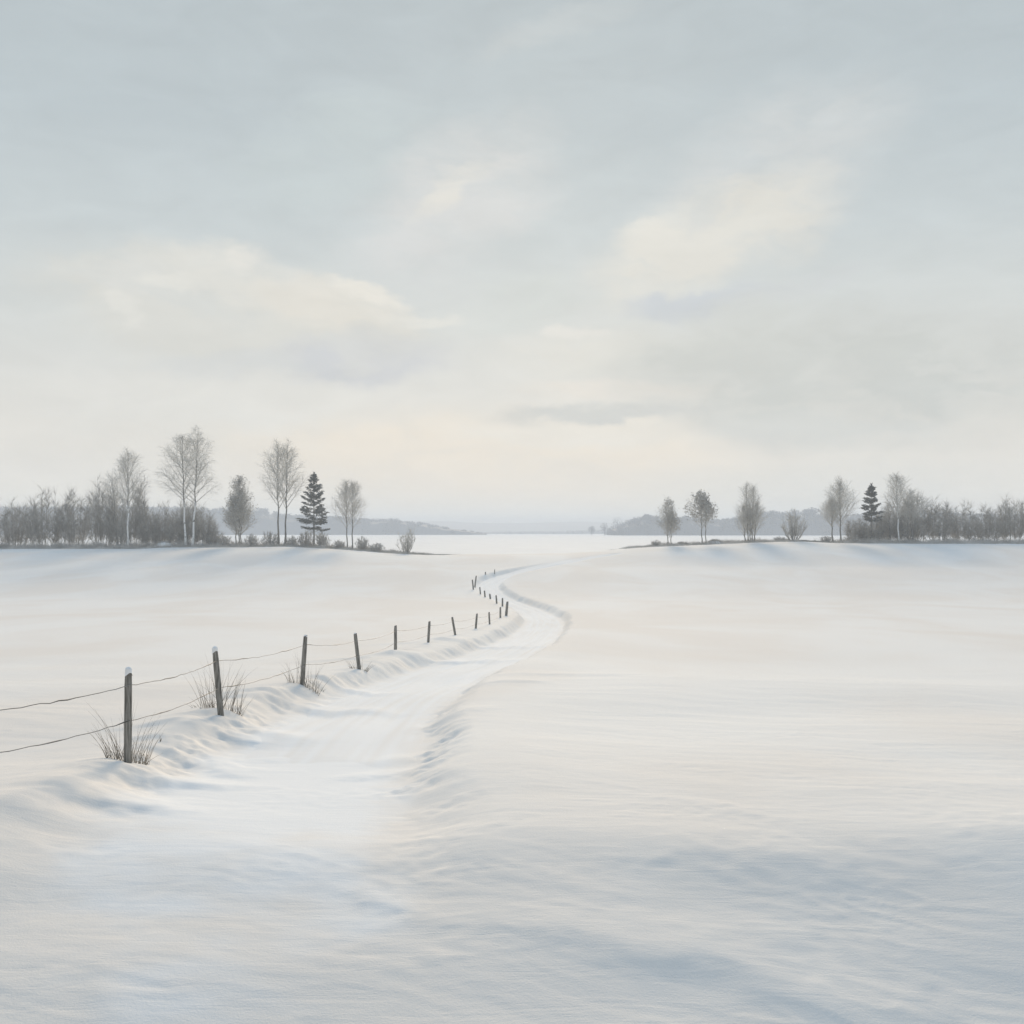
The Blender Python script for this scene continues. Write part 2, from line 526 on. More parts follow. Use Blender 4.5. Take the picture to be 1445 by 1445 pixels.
def twigs(rnd, mb, base, d, n, ln, r, droop, spread=0.75, leaf=None, leaves=0, ls=0.2):
    for _ in range(n):
        dd = (d + Vector((rnd.gauss(0, 1), rnd.gauss(0, 1), rnd.gauss(0, 0.8))) * spread * 0.6)
        dd.normalize()
        l = ln * rnd.uniform(0.5, 1.25)
        p1 = base + dd * l * 0.5 + Vector((0, 0, -droop * l * 0.12))
        p2 = base + dd * l + Vector((0, 0, -droop * l * 0.55))
        mb.spray(rnd, base, p1, r * 1.15)
        mb.spray(rnd, p1, p2, r * 0.9)
        if leaf is not None:
            for _ in range(leaves):
                q = p1.lerp(p2, rnd.random()) + Vector((rnd.gauss(0, .2), rnd.gauss(0, .2), rnd.gauss(0, .2)))
                leaf.leaf(rnd, q, ls * rnd.uniform(0.6, 1.3))


def egg(s, peak=0.32, base=0.5):
    if s <= 0: return base
    if s >= 1: return 0.0
    if s < peak:
        return base + (1 - base) * math.sin(s / peak * PI / 2)
    q = (s - peak) / (1 - peak)
    return math.sqrt(max(0, 1 - q * q)) * (1 - 0.22 * q)


def grow_stem(rnd, tr, cr, lf, x0, y0, x1, y1, H, R, h0, r0, nl, angs=(48, 20), droop=0.4, tw=5, twl=1.1, tr_r=0.012,
              leaves=0, ls=0.2, peak=0.32, base=0.5, wob=0.18, kx=1.0, dark=None, ctr=0.0, subs=1.5, spread=0.75):
    n = 9
    pts = []
    for i in range(n):
        t = i / (n - 1)
        w = wob * math.sin(t * PI) * (1 if i % 2 else -1) * rnd.uniform(0.2, 1)
        pts.append(Vector((x0 + (x1 - x0) * t ** 0.8 + w, y0 + (y1 - y0) * t + w * 0.6, -0.4 + (H + 0.4) * t)))
    rad = [r0 * (1 - 0.94 * (i / (n - 1)) ** 0.9) + 0.012 for i in range(n)]
    rad[0] *= 1.35
    tr.tube(pts, rad, 7)

    def at(h):
        t = (h + 0.4) / (H + 0.4) * (n - 1)
        i = min(int(t), n - 2)
        return pts[i].lerp(pts[i + 1], t - i), rad[i] + (rad[i + 1] - rad[i]) * (t - i)
    az = rnd.uniform(0, 6)
    nl = int(nl * 1.15)
    for j in range(nl):
        s = (j + rnd.uniform(-0.3, 0.3)) / nl
        s = min(max(s, 0), 0.97) ** 1.08
        h = h0 + (H - h0) * s * 0.97
        P, rr = at(h)
        az += 2.4 + rnd.uniform(-0.4, 0.4)
        th = math.radians(angs[0] + (angs[1] - angs[0]) * s + rnd.uniform(-8, 8))
        L = 1.0
        for _ in range(10):
            s2 = (h + L * math.cos(th) - h0) / (H - h0)
            want = max(R * egg(s2, peak, base) - 0.0, 0.0) / max(math.sin(th), 0.2)
            L = 0.6 * L + 0.4 * want
        L = max(L, 0.5) * rnd.uniform(0.72, 1.06)
        d = Vector((math.cos(az) * math.sin(th) * kx, math.sin(az) * math.sin(th), math.cos(th)))
        m = 6
        lp = []
        for i in range(m):
            t = i / (m - 1)
            q = P + d * L * t
            q += Vector((rnd.gauss(0, .05), rnd.gauss(0, .05), 0)) * L * 0.4 * t
            q.z += L * (0.10 * t * t - droop * 0.16 * t ** 4)
            lp.append(q)
        r1 = min(rr * 0.5, 0.03 + 0.014 * L)
        cr.tube(lp, [r1 * (1 - 0.8 * i / (m - 1)) + 0.008 for i in range(m)], 4)
        ns = int(L * subs * 2.1) + 5
        for q in range(ns):
            t = 0.22 + 0.78 * (q + rnd.random()) / ns
            t = min(t, 1.0)
            i = min(int(t * (m - 1)), m - 2)
            B = lp[i].lerp(lp[i + 1], t * (m - 1) - i)
            dl = (lp[i + 1] - lp[i]).normalized()
            ax = dl.orthogonal().normalized()
            ax = rot_about(ax, dl, rnd.uniform(0, 2 * PI))
            ds = rot_about(dl, ax, math.radians(rnd.uniform(25, 55)))
            ds.z += 0.15
            l = min(max((0.18 + 0.30 * (1 - t)) * L, 0.45), 2.4) * rnd.uniform(0.7, 1.2)
            e1 = B + ds * l * 0.5
            e2 = B + ds * l + Vector((0, 0, -droop * l * 0.25))
            cr.tube([B, e1, e2], [tr_r * 1.5, tr_r * 1.1, tr_r * 0.6], 3)
            twigs(rnd, cr, e1, ds, tw // 2, twl, tr_r, droop, spread, lf, leaves, ls)
            twigs(rnd, cr, e2, ds, tw - tw // 2, twl, tr_r, droop, spread, lf, leaves, ls)


def m_per_px(Y):
    return Y / F


def tree_root(name, px, Y, label, cat='tree', group=None, dz=-0.05):
    x = (px - CX) / F * Y
    o = empty(name, (x, Y, zg(x, Y) + dz))
    return tag(o, label, cat, group)


def tree(name, px, top, base_px, wpx, Y, label, seed, stems=None, cat='tree', group=None, trunk_mat=None, twig_mat=None, leaf_mat=None,
         h0f=0.28, r0=0.2, nl=26, **kw):
    """stems: list of (dx base px, dx top px, height fraction, crown fraction)"""
    rnd = random.Random(seed)
    k = m_per_px(Y)
    o = tree_root(name, px, Y, label, cat, group)
    H = (HY - top) * k - o.location.z
    R = wpx * 0.5 * k * 1.3
    tr, cr = MB(), MB()
    lf = MB() if leaf_mat else None
    for (a, b, hf, rf) in (stems or [(0, 0, 1, 1)]):
        grow_stem(rnd, tr, cr, lf, a * k, rnd.uniform(-.3, .3), b * k, rnd.uniform(-.5, .5), H * hf * 0.96, R * rf, H * h0f, r0, nl, **kw)
    tr.build('trunk', trunk_mat or M_BARK, o, True)
    cr.build('crown', twig_mat or M_TWIG, o)
    if lf: lf.build('leaves', leaf_mat, o)
    return o


def conifer(px, top, wpx, Y, label, seed, h0f=0.25, tiers=12, gap=0.0):
    rnd = random.Random(seed)
    k = m_per_px(Y)
    o = tree_root('spruce_tree', px, Y, label, 'tree', 'dark conifers in the tree lines')
    H = (HY - top) * k - o.location.z
    R = wpx * 0.5 * k
    tr, cr, tw = MB(), MB(), MB()
    n = 8
    tr.tube([Vector((rnd.uniform(-.04, .04), rnd.uniform(-.04, .04), -0.4 + (H + .3) * i / (n - 1))) for i in range(n)],
            [0.21 * (1 - 0.93 * i / (n - 1)) for i in range(n)], 8)
    nbough = tiers * 6
    az = rnd.uniform(0, 6)
    for j in range(nbough):
        s = (j + rnd.uniform(-1.5, 1.5)) / nbough
        s = min(max(s, 0.0), 1.0)
        s = s - 0.45 * math.sin(s * tiers * 2 * PI * 0.62) / (tiers * 2 * PI * 0.62)      # boughs gather in loose storeys
        s = min(max(s, 0.0), 1.0)
        hz = H * (h0f + (0.96 - h0f) * s)
        az += 2.4 + rnd.uniform(-0.5, 0.5)
        L = (R * 1.05 * (1 - s) ** 0.82 * min(1.0, 0.72 + 1.6 * s) + 0.25) * rnd.choice((0.62, 0.8, 0.95, 1.08))
        up = 0.75 * s
        pts = []
        for i in range(6):
            t = i / 5
            z = hz + L * (up * t - 0.42 * (1 - s) * t + 0.40 * (1 - 0.6 * s) * t ** 2.2)
            pts.append(Vector((math.cos(az) * L * t, math.sin(az) * L * t, z)))
        tr.tube(pts, [0.05 - 0.035 * i / 5 for i in range(6)], 4)
        A = Vector((math.cos(az), math.sin(az), 0)); S_ = Vector((-math.sin(az), math.cos(az), 0))
        lobes = 2 + int(L * 1.2)
        for q in range(lobes):                                   # each bough carries a few plumes of needles
            t = 0.30 + 0.70 * (q + rnd.uniform(0.2, 0.8)) / lobes
            i = min(int(t * 5), 4)
            B = pts[i].lerp(pts[i + 1], t * 5 - i) + S_ * rnd.gauss(0, 0.16) * L * t
            pr = 0.26 + 0.15 * L * (1.2 - t)
            for _ in range(30):
                E = B + A * rnd.gauss(0.05, .55) * pr + S_ * rnd.gauss(0, .6) * pr + Vector((0, 0, rnd.gauss(0.03, .26) * pr))
                d = (A * 0.7 + S_ * rnd.gauss(0, .8) + Vector((0, 0, rnd.uniform(-.1, .7)))).normalized()
                cr.spray(rnd, E, E + d * rnd.uniform(.22, .5), 0.075)
    for _ in range(40):                                        # leader
        z = H * rnd.uniform(0.9, 1.0)
        a = rnd.uniform(0, 6.3)
        cr.blade((0, 0, z), (math.cos(a) * 0.3, math.sin(a) * 0.3, z + 0.25), 0.06, (0, 0, 0.1), 2)
    for _ in range(34):                                        # bare dead twigs under the green crown
        z = H * rnd.uniform(0.10, h0f + 0.04)
        a = rnd.uniform(0, 6.3); L = R * rnd.uniform(0.25, 0.6)
        e = Vector((math.cos(a) * L, math.sin(a) * L, z - L * 0.2))
        tw.tube([Vector((0, 0, z)), Vector((math.cos(a) * L * .5, math.sin(a) * L * .5, z + 0.1)), e], [0.03, 0.02, 0.01], 3)
        twigs(rnd, tw, e, Vector((math.cos(a), math.sin(a), -0.4)), 5, 0.7, 0.014, 0.7)
    tr.build('trunk', M_BARK, o, True)
    cr.build('crown', M_NEEDLE, o)
    tw.build('dead_twigs', M_TWIG, o)
    return o


def bush_meshes(seed, stems, H, R, tw=5, r=0.022, mat=None, fan=0.6, twl=0.9, stemr=0.05, levels=7):
    """a many-stemmed bare bush: stems fan out from the base"""
    rnd = random.Random(seed)
    st, cr = MB(), MB()
    for i in range(stems):
        a = rnd.uniform(0, 2 * PI)
        rr = R * math.sqrt(rnd.random())
        hh = H * (1 - 0.52 * (rr / R) ** 2) * rnd.uniform(0.72, 1.0)
        b = Vector((math.cos(a) * rr * (1 - fan), math.sin(a) * rr * (1 - fan), -0.25))
        e = Vector((math.cos(a) * rr, math.sin(a) * rr, hh))
        pts = []
        for j in range(6):
            t = j / 5
            q = b.lerp(e, t)
            q.x += (e.x - b.x) * 0.18 * math.sin(t * PI) + rnd.gauss(0, 0.02) * H * 0.3
            q.y += (e.y - b.y) * 0.18 * math.sin(t * PI)
            pts.append(q)
        st.tube(pts, [stemr * (1 - 0.8 * j / 5) for j in range(6)], 4)
        for q in range(levels):
            t = 0.16 + 0.84 * (q + rnd.random()) / levels
            k = min(int(t * 5), 4)
            B = pts[k].lerp(pts[k + 1], min(t * 5 - k, 1))
            d = Vector((rnd.gauss(0, .55), rnd.gauss(0, .55), 0.9)).normalized()
            l = R * rnd.uniform(0.12, 0.32)
            E = B + d * l
            cr.tube([B, B.lerp(E, .5), E], [r * 1.3, r, r * .7], 3)
            for _ in range(tw):
                q = B.lerp(E, rnd.uniform(0.2, 1))
                dd = (d + Vector((rnd.gauss(0, .32), rnd.gauss(0, .32), rnd.gauss(0.15, .2)))).normalized()
                cr.spray(rnd, q, q + dd * twl * rnd.uniform(.4, 1.3), r * 1.25)
    return st, cr


def bush_proto(name, mat, *a, **kw):
    st, cr = bush_meshes(*a, **kw)
    o = empty(name, (0, 0, 0))
    st.build('stems', M_BARK if mat is M_THICK else mat, o, True)
    cr.build('twigs', mat, o)
    return o


# ------------------------------------------------------------------ the tree line on the left
tree('birch_tree', 180.5, 634, 768, 50, 226, 'white birch with a straight pale trunk at the left end of the left tree line', 11, h0f=0.36, r0=0.24, nl=30,
     trunk_mat=M_BIRCH, droop=0.3, tw=5, twl=1.2, angs=(42, 16), base=0.42)
tree('bare_tree', 166, 668, 768, 34, 227.5, 'dark crooked bare tree just left of the leftmost white birch', 12, h0f=0.45, r0=0.2, nl=16, stems=[(1, -8, 1, 1)], wob=0.1)
tree('birch_tree', 262.5, 608, 768, 52, 226, 'left one of the two tall white birches leaning apart', 13, h0f=0.40, r0=0.25, nl=32, stems=[(0, -6, 1, 1)],
     trunk_mat=M_BIRCH, droop=0.55, tw=5, twl=1.25, angs=(44, 18), base=0.6, peak=0.4)
tree('birch_tree', 271.5, 604, 770, 54, 225.5, 'right one of the two tall white birches leaning apart, with drooping side limbs', 17, h0f=0.36, r0=0.25, nl=32, stems=[(0, 7, 1, 1)],
     trunk_mat=M_BIRCH, droop=0.7, tw=5, twl=1.25, angs=(50, 18), base=0.7, peak=0.4)
tree('bushy_tree', 336.5, 674, 769, 38, 226, 'grey cone-shaped bushy tree right of the two tall birches', 19, h0f=0.16, r0=0.14, nl=44, stems=[(1, 0, 1, 0.95), (3.5, 3, 0.8, 0.85), (-3, -5, .7, .8)],
     leaf_mat=M_LEAF, leaves=1, ls=0.13, tw=5, twl=0.8, angs=(46, 22), peak=0.12, base=0.8, droop=-0.5, spread=0.55, subs=0.7)
tree('bare_tree', 398, 620, 770, 62, 226, 'tall bare tree with twin grey trunks, between the grey bushy tree and the dark spruce', 23, h0f=0.34, r0=0.23, nl=26,
     stems=[(-5, -7, 1, 0.74), (4, 8, 0.98, 0.74)], droop=0.5, tw=5, twl=1.2, angs=(40, 14), base=0.75, peak=0.4)
conifer(443, 667, 47, 225.5, 'dark spruce with layered boughs in the left tree line', 29, h0f=0.25, tiers=11)
tree('bare_tree', 493.5, 676, 774, 44, 225.5, 'smaller bare tree with two thin parallel trunks, right of the dark spruce', 31, h0f=0.30, r0=0.15, nl=26,
     stems=[(-3, -5, 1, 0.72), (4, 4, 0.98, 0.72)], droop=0.0, tw=5, twl=1.0, angs=(38, 12), base=0.6, peak=0.35, twig_mat=M_TWIG)

# ------------------------------------------------------------------ the tree line on the right
YR = 226
tree('bushy_tree', 944.5, 707, 770, 25, YR, 'narrow grey bushy tree at the left end of the right tree line', 37, h0f=0.16, r0=0.10, nl=30, stems=[(-2, -2, 1, 1), (2.5, 3, 0.72, 0.9)],
     leaf_mat=M_LEAF, leaves=1, ls=0.14, tw=4, twl=0.7, angs=(36, 22), peak=0.25, base=0.35, droop=-0.3, subs=0.8)
tree('bushy_tree', 991, 694, 767, 34, YR, 'tree with withered dark leaves on two thin trunks, second in the right tree line', 41, h0f=0.30, r0=0.12, nl=26, stems=[(0, -3, 1, 0.95), (5, 4, 0.85, 0.8)],
     leaf_mat=M_LEAF, leaves=1, ls=0.19, tw=4, twl=0.8, angs=(42, 18), peak=0.35, base=0.7, droop=0.1, subs=1.0)
tree('bare_tree', 1058.5, 681, 766, 42, YR, 'tall many-stemmed grey tree, dense at its foot, third in the right tree line', 43, h0f=0.10, r0=0.13, nl=30,
     stems=[(-3, -5, 1, 0.66), (2, 5, 0.97, 0.66), (-6, -11, .62, .6), (5, 11, .66, .6), (0, 0, .6, .7)], tw=5, twl=0.8, angs=(32, 12), peak=0.3, base=0.45, droop=0.0, twig_mat=M_TWIG, subs=0.65)
tree('bare_tree', 1184.5, 680, 766, 46, YR, 'egg-shaped bare tree on one dark trunk, left of the right-hand spruce', 47, h0f=0.24, r0=0.19, nl=36, stems=[(2, 0, 1, 1), (-9, -12, .7, .6)],
     droop=0.0, tw=6, twl=1.0, angs=(40, 14), base=0.65, peak=0.28)
conifer(1229.5, 683, 27, YR + 1, 'dark narrow spruce in the right tree line', 53, h0f=0.38, tiers=9)
tree('birch_tree', 1266.5, 668, 760, 33, YR + 1, 'slim white birch towards the right end of the right tree line', 59, h0f=0.34, r0=0.19, nl=30, stems=[(2, -1, 1, 1)],
     trunk_mat=M_BIRCH, tw=5, twl=1.0, angs=(32, 16), base=0.6, droop=0.1, peak=0.3)
tree('bare_tree', 1257, 708, 759, 30, YR + 3, 'small dark crooked bare tree just left of the slim white birch', 61, h0f=0.32, r0=0.13, nl=18, stems=[(0, -4, 1, 1)], tw=5, twl=0.9)
tree('bare_tree', 1288, 690, 758, 42, YR + 2, 'dark trunked bare tree right of the slim white birch', 67, h0f=0.34, r0=0.18, nl=28, stems=[(0, -2, 1, 1), (-6, -7, .8, .6)], tw=5, twl=1.0, base=0.7)

# ------------------------------------------------------------------ thickets and shrubs
KP = 226 / F
PB = [bush_proto('thicket_bush', M_THICK, 71 + i, 40, 13.0, 3.2, tw=11, r=0.013, fan=0.5, twl=1.8, stemr=0.032, levels=12) for i in range(3)]
PS = [bush_proto('low_shrub', M_SCRUB, 81 + i, 30, 3.0, 1.9, tw=9, r=0.016, fan=0.75, twl=0.55, stemr=0.02, levels=8) for i in range(2)]
_used = set()


def put_bush(proto, H, R, px, top, wpx, Y, label, group, cat='bush', seed=0):
    o = proto
    if proto.name in _used:
        o = copy_tree(proto)
    _used.add(proto.name)
    x = (px - CX) / F * Y
    z = zg(x, Y)
    k = Y / F
    h = (HY - top) * k - z
    o.location = (x, Y, z - 0.05)
    o.rotation_euler = (0, 0, seed * 1.7)
    o.scale = (wpx * .5 * k / R, wpx * .5 * k / R, h / H)
    tag(o, label, cat, group)
    return o


GL = 'tall bare bushes of the left thicket'
LB = [(-22, 690, 50, 231, 'grey thicket bush at the very left end of the tree line'), (20, 700, 50, 232, 'grey thicket bush second from the very left end of the tree line'), (62, 686, 52, 231, 'tall grey thicket bush third from the very left end'), (104, 690, 52, 232, 'tall grey thicket bush fourth from the very left end'),
      (146, 667, 46, 231, 'tall grey thicket bush left of the dark crooked tree'), (168, 700, 40, 229, 'grey thicket bush behind the dark crooked tree'),
      (195, 675, 38, 231, 'tall grey thicket bush right behind the leftmost white birch'), (212, 714, 34, 229, 'shorter grey thicket bush right of the leftmost white birch'),
      (231, 706, 36, 231, 'grey thicket bush in the middle between the leftmost birch and the two tall birches'),
      (249, 722, 38, 229, 'grey thicket bush left of the two tall birches'), (267, 695, 42, 231, 'grey thicket bush right behind the two tall birches'),
      (286, 710, 36, 229, 'grey thicket bush right of the two tall birches'), (302, 742, 28, 228, 'lowest grey thicket bush, last before the gap beside the two tall birches')]
for i, (px, top, w, Y, lab) in enumerate(LB):
    put_bush(PB[i % 3], 13.0, 3.2, px, top, w, Y, lab, GL, seed=i)
GR = 'tall bare bushes of the right thicket'
RB = [(1208, 726, 34, 230, 'grey thicket bush between the egg-shaped tree and the right-hand spruce'), (1226, 734, 34, 229, 'low grey thicket bush at the foot of the right-hand spruce'),
      (1243, 720, 34, 231, 'grey thicket bush right of the right-hand spruce'), (1258, 706, 34, 232, 'grey thicket bush behind the small crooked tree'),
      (1276, 712, 34, 230, 'grey thicket bush right behind the slim white birch'), (1297, 694, 38, 231, 'grey thicket bush behind the dark trunked tree on the right'),
      (1326, 698, 42, 231, 'grey thicket bush right of the dark trunked tree'), (1360, 706, 42, 232, 'grey thicket bush fourth from the far right end'),
      (1394, 712, 42, 230, 'grey thicket bush third from the far right end'), (1428, 694, 44, 231, 'grey thicket bush second from the far right end'), (1466, 702, 46, 231, 'grey thicket bush at the far right end')]
for i, (px, top, w, Y, lab) in enumerate(RB):
    put_bush(PB[(i + 1) % 3], 13.0, 3.2, px, top, w, Y, lab, GR, seed=i + 20)

# single round shrubs standing clear
for (px, top, w, Y, lab, sd, st) in [(573, 739, 28, 225, 'small upright bare shrub alone at the right end of the left tree line', 91, 18),
                                 (1119.5, 718, 36, 226, 'round bare shrub of many stems between two trees of the right tree line', 92, 30)]:
    o = tree_root('bare_shrub', px, Y, lab, 'shrub')
    k = Y / F
    h = (HY - top) * k - o.location.z
    a, b = bush_meshes(sd, st, h, w * .5 * k, tw=7, r=0.017, fan=0.85, twl=h * 0.14, stemr=0.055, levels=9)
    a.build('stems', M_BARK, o, True); b.build('twigs', M_TWIG, o)

SH = [(318, 756, 24, 225.5, 'low shrub between the two tall birches and the grey bushy tree'), (356, 753, 22, 225.5, 'low shrub right of the grey bushy tree'),
      (381, 750, 26, 226, 'low shrub left of the tall twin-trunk tree'), (412, 756, 24, 225.5, 'low shrub right of the tall twin-trunk tree'),
      (432, 749, 22, 226, 'low shrub at the left foot of the dark left spruce'), (455, 750, 24, 226, 'low shrub at the right foot of the dark left spruce'),
      (478, 762, 20, 225.5, 'very low shrub left of the two thin parallel trunks'), (511, 757, 22, 225.5, 'low shrub right of the two thin parallel trunks'),
      (532, 766, 26, 225, 'low rounded shrub between the thin twin trunks and the lone shrub'),
      (926, 762, 18, 226, 'low shrub left of the narrow grey bushy tree'), (962, 764, 18, 226, 'low shrub right of the narrow grey bushy tree'),
      (1100, 757, 20, 226.5, 'low shrub left of the round bare shrub'), (1166, 756, 22, 226, 'low shrub left of the egg-shaped tree'), (1203, 755, 22, 226, 'low shrub right of the egg-shaped tree')]
for i, (px, top, w, Y, lab) in enumerate(SH):
    put_bush(PS[i % 2], 3.0, 1.9, px, top, w, Y, lab, 'low shrubs along the bank', 'shrub', seed=i + 40)


# ragged undergrowth along the bank
def undergrowth(name, x0, x1, hf, n, seed, label):
    rnd = random.Random(seed)
    mb = MB()
    pxs = np.array([rnd.uniform(x0, x1) for _ in range(n)])
    Ys = np.array([229.0 - 8.5 * rnd.random() ** 1.7 for _ in range(n)])
    xs = (pxs - CX) / F * Ys
    zs = snow_height(xs[None, :], np.repeat(Ys[None, :], 1, 0))[0] if False else H0(xs, Ys) + relief(xs, Ys)
    hs = np.array([hf(p) for p in pxs]) * (0.55 + 0.6 * perlin(xs / 3.1, Ys / 3, 77)) * (0.25 + 0.75 * sstep(220.5, 225.5, Ys))
    for x, y, z, h in zip(xs, Ys, zs, hs):
        if h < 0.08: continue
        h *= rnd.uniform(0.4, 1.15)
        d = Vector((rnd.gauss(0, 0.55), rnd.gauss(0, 0.4), 1)).normalized()
        mb.blade((x, y, z - 0.1), (x + d.x * h, y + d.y * h, z + d.z * h), 0.022 + 0.008 * h, (rnd.gauss(0, .25) * h, 0, -0.25 * h * rnd.random()), 2)
    o = mb.build(name, M_SCRUB)
    tag(o, label, 'undergrowth', kind='stuff')


hl = pchip([40, 145, 300, 330, 420, 470, 520, 590, 640], [2.6, 2.6, 2.6, 2.0, 1.7, 1.5, 1.5, 0.9, 0.05])
hr = pchip([855, 900, 940, 1000, 1080, 1150, 1200, 1300, 1460], [0.05, 0.9, 1.6, 1.5, 1.4, 0.8, 2.0, 2.3, 2.1])
undergrowth('undergrowth', -60, 642, hl, 30000, 101, 'ragged grey undergrowth along the foot of the left tree line')
undergrowth('undergrowth', 856, 1500, hr, 21000, 102, 'ragged grey undergrowth along the foot of the right tree line')


def mound(px, w, h, Y, label, seed):
    rnd = random.Random(seed)
    k = Y / F
    o = tree_root('brush_heap', px, Y, label, 'brush heap')
    W = w * .5 * k; Hh = h * k
    mb, tw = MB(), MB()
    nr, na = 7, 20
    for i in range(nr + 1):
        t = i / nr * PI / 2
        for j in range(na):
            a = 2 * PI * j / na
            q = 1 + 0.22 * math.sin(3 * a + seed) + rnd.uniform(-.1, .1)
            mb.V.append((math.cos(a) * math.cos(t) * W * q, math.sin(a) * math.cos(t) * W * .7 * q, math.sin(t) * Hh * 0.8 - 0.1))
    for i in range(nr):
        for j in range(na):
            mb.F.append((i * na + j, i * na + (j + 1) % na, (i + 1) * na + (j + 1) % na, (i + 1) * na + j))
    for _ in range(420):
        a = rnd.uniform(0, 6.3); t = rnd.uniform(0, 1.4)
        p = Vector((math.cos(a) * math.cos(t) * W, math.sin(a) * math.cos(t) * W * .7, math.sin(t) * Hh * .75))
        d = Vector((p.x * .6 / W + rnd.gauss(0, .4), p.y / W + rnd.gauss(0, .4), 0.8)).normalized()
        e = p + d * rnd.uniform(.25, .7)
        tw.blade(p, e, 0.03, (0, 0, -.1), 2)
    mb.build('snow_cover', M_CAP, o, True); tw.build('twigs', M_SCRUB, o)


mound(1009, 19, 7, 225.5, 'rounded snowy brush heap right of the tree with withered leaves', 5)
mound(231, 26, 11, 225.2, 'pale frosted brush heap in front of the left thicket', 6)


def fallen(px0, py0, px1, Y, label, seed, r=0.16):
    rnd = random.Random(seed)
    k = Y / F
    x0, x1 = (px0 - CX) * k, (px1 - CX) * k
    o = empty('fallen_branch', (x0, Y, zg(x0, Y)))
    mb, tw = MB(), MB()
    pts = []
    for i in range(7):
        x = x0 + (x1 - x0) * i / 6
        pts.append(Vector((x - x0, rnd.uniform(-.15, .15), zg(x, Y) - o.location.z + 0.08 + rnd.uniform(0, .18))))
    mb.tube(pts, [r * (1 - .6 * i / 6) for i in range(7)], 6)
    for _ in range(14):
        b = pts[rnd.randrange(3, 5)]
        twigs(rnd, tw, b, Vector((rnd.gauss(0, .6), 0, .6)).normalized(), 2, 0.9, 0.02, 0.2)
    mb.build('limb', M_BARK, o, True); tw.build('twigs', M_TWIG, o)
    tag(o, label, 'branch', 'fallen branches on the bank')


fallen(160, 773, 184, 222.5, 'dark fallen branch lying on the snow below the leftmost white birch', 1)
fallen(214, 774, 243, 222.5, 'dark fallen branch lying on the snow below the pale brush heap', 2)
fallen(1127, 763, 1172, 224.5, 'long dark fallen branch lying right of the round bare shrub', 3, 0.2)


# ------------------------------------------------------------------ far shore woods
def far_wood(name, tops, Y, depth, label, seed, n, lump, base_y):
    """wooded far shore: crowns as clouds of leaf clumps on trunks, tops following the skyline"""
    rnd = random.Random(seed)
    f = pchip([(p - CX) / F * Y for p, _ in tops], [(HY - t) / F * Y for _, t in tops])
    x0, x1 = (tops[0][0] - CX) / F * Y, (tops[-1][0] - CX) / F * Y
    mb = MB()
    z0 = base_y
    for i in range(n):
        x = rnd.uniform(x0, x1); y = Y + rnd.uniform(0, depth)
        zt = float(f(x)) + rnd.uniform(-0.45, 0.12) * lump
        hgt = zt - z0
        if hgt < 1.2: continue
        R = min(lump * rnd.uniform(0.6, 1.1), hgt * 0.55)
        cz = zt - R * 0.95
        mb.tube([Vector((x, y, z0 - 1)), Vector((x, y, cz))], [0.35, 0.2], 4)
        m = int(26 + R * 16)
        for _ in range(m):
            d = Vector((rnd.gauss(0, 1), rnd.gauss(0, 1), rnd.gauss(0, 1))).normalized() * R * rnd.random() ** 0.4
            mb.leaf(rnd, (x + d.x, y + d.y, max(cz + d.z, z0)), min(0.5 + 0.11 * R, hgt * .3) * rnd.uniform(.7, 1.3))
        for _ in range(int(m * 0.7)):                               # understorey down to the shore
            mb.leaf(rnd, (x + rnd.gauss(0, R * .7), y + rnd.gauss(0, R * .4), z0 + max(0.0, (cz - z0)) * rnd.random()), min(0.6 + 0.12 * R, hgt * .35))
    nx = 200                                                        # the dense inside of the wood
    k0 = len(mb.V)
    for i in range(nx + 1):
        x = x0 + (x1 - x0) * i / nx
        top = z0 + max(float(f(x)) - z0, 0.3) * (0.78 + 0.2 * float(perlin(x / (lump * 2.2), 3.3, seed)))
        for (dy, zz) in ((2, z0 - 1), (depth * .12, z0 + (top - z0) * .8), (depth * .4, top), (depth, z0 - 1)):
            mb.V.append((x, Y + dy, zz))
    for i in range(nx):
        for j in range(3):
            a = k0 + i * 4 + j
            mb.F.append((a, a + 4, a + 5, a + 1))
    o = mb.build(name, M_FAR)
    tag(o, label, 'wood', kind='stuff')


far_wood('distant_wood', [(-420, 718), (-120, 713), (60, 714), (145, 712), (220, 713), (300, 716), (355, 715), (378, 722), (420, 726), (470, 727), (520, 731), (545, 730),
                          (560, 733), (590, 737), (620, 742), (650, 747), (685, 752.6)], 1500, 120,
         'blue hazy wood on the far shore behind the left tree line', 201, 620, 7.0, LAKE_Z)
far_wood('distant_wood', [(640, 752), (690, 750), (740, 749.6), (800, 749), (850, 747), (930, 745)], 2100, 120,
         'thin pale strip of wood on the far shore in the middle', 202, 170, 3.0, LAKE_Z)
far_wood('distant_wood', [(868, 744), (890, 737), (908, 727), (922, 724), (936, 732), (950, 731), (962, 728), (978, 727), (992, 731), (1012, 733), (1034, 730), (1048, 729),
                          (1068, 727), (1084, 721), (1100, 718), (1112, 719), (1124, 726), (1134, 719), (1150, 715), (1164, 721), (1180, 726), (1210, 728), (1240, 722), (1300, 720), (1400, 724), (1700, 718)],
         1300, 110, 'blue hazy wood with rounded crowns on the far shore behind the right tree line', 203, 520, 6.5, LAKE_Z)


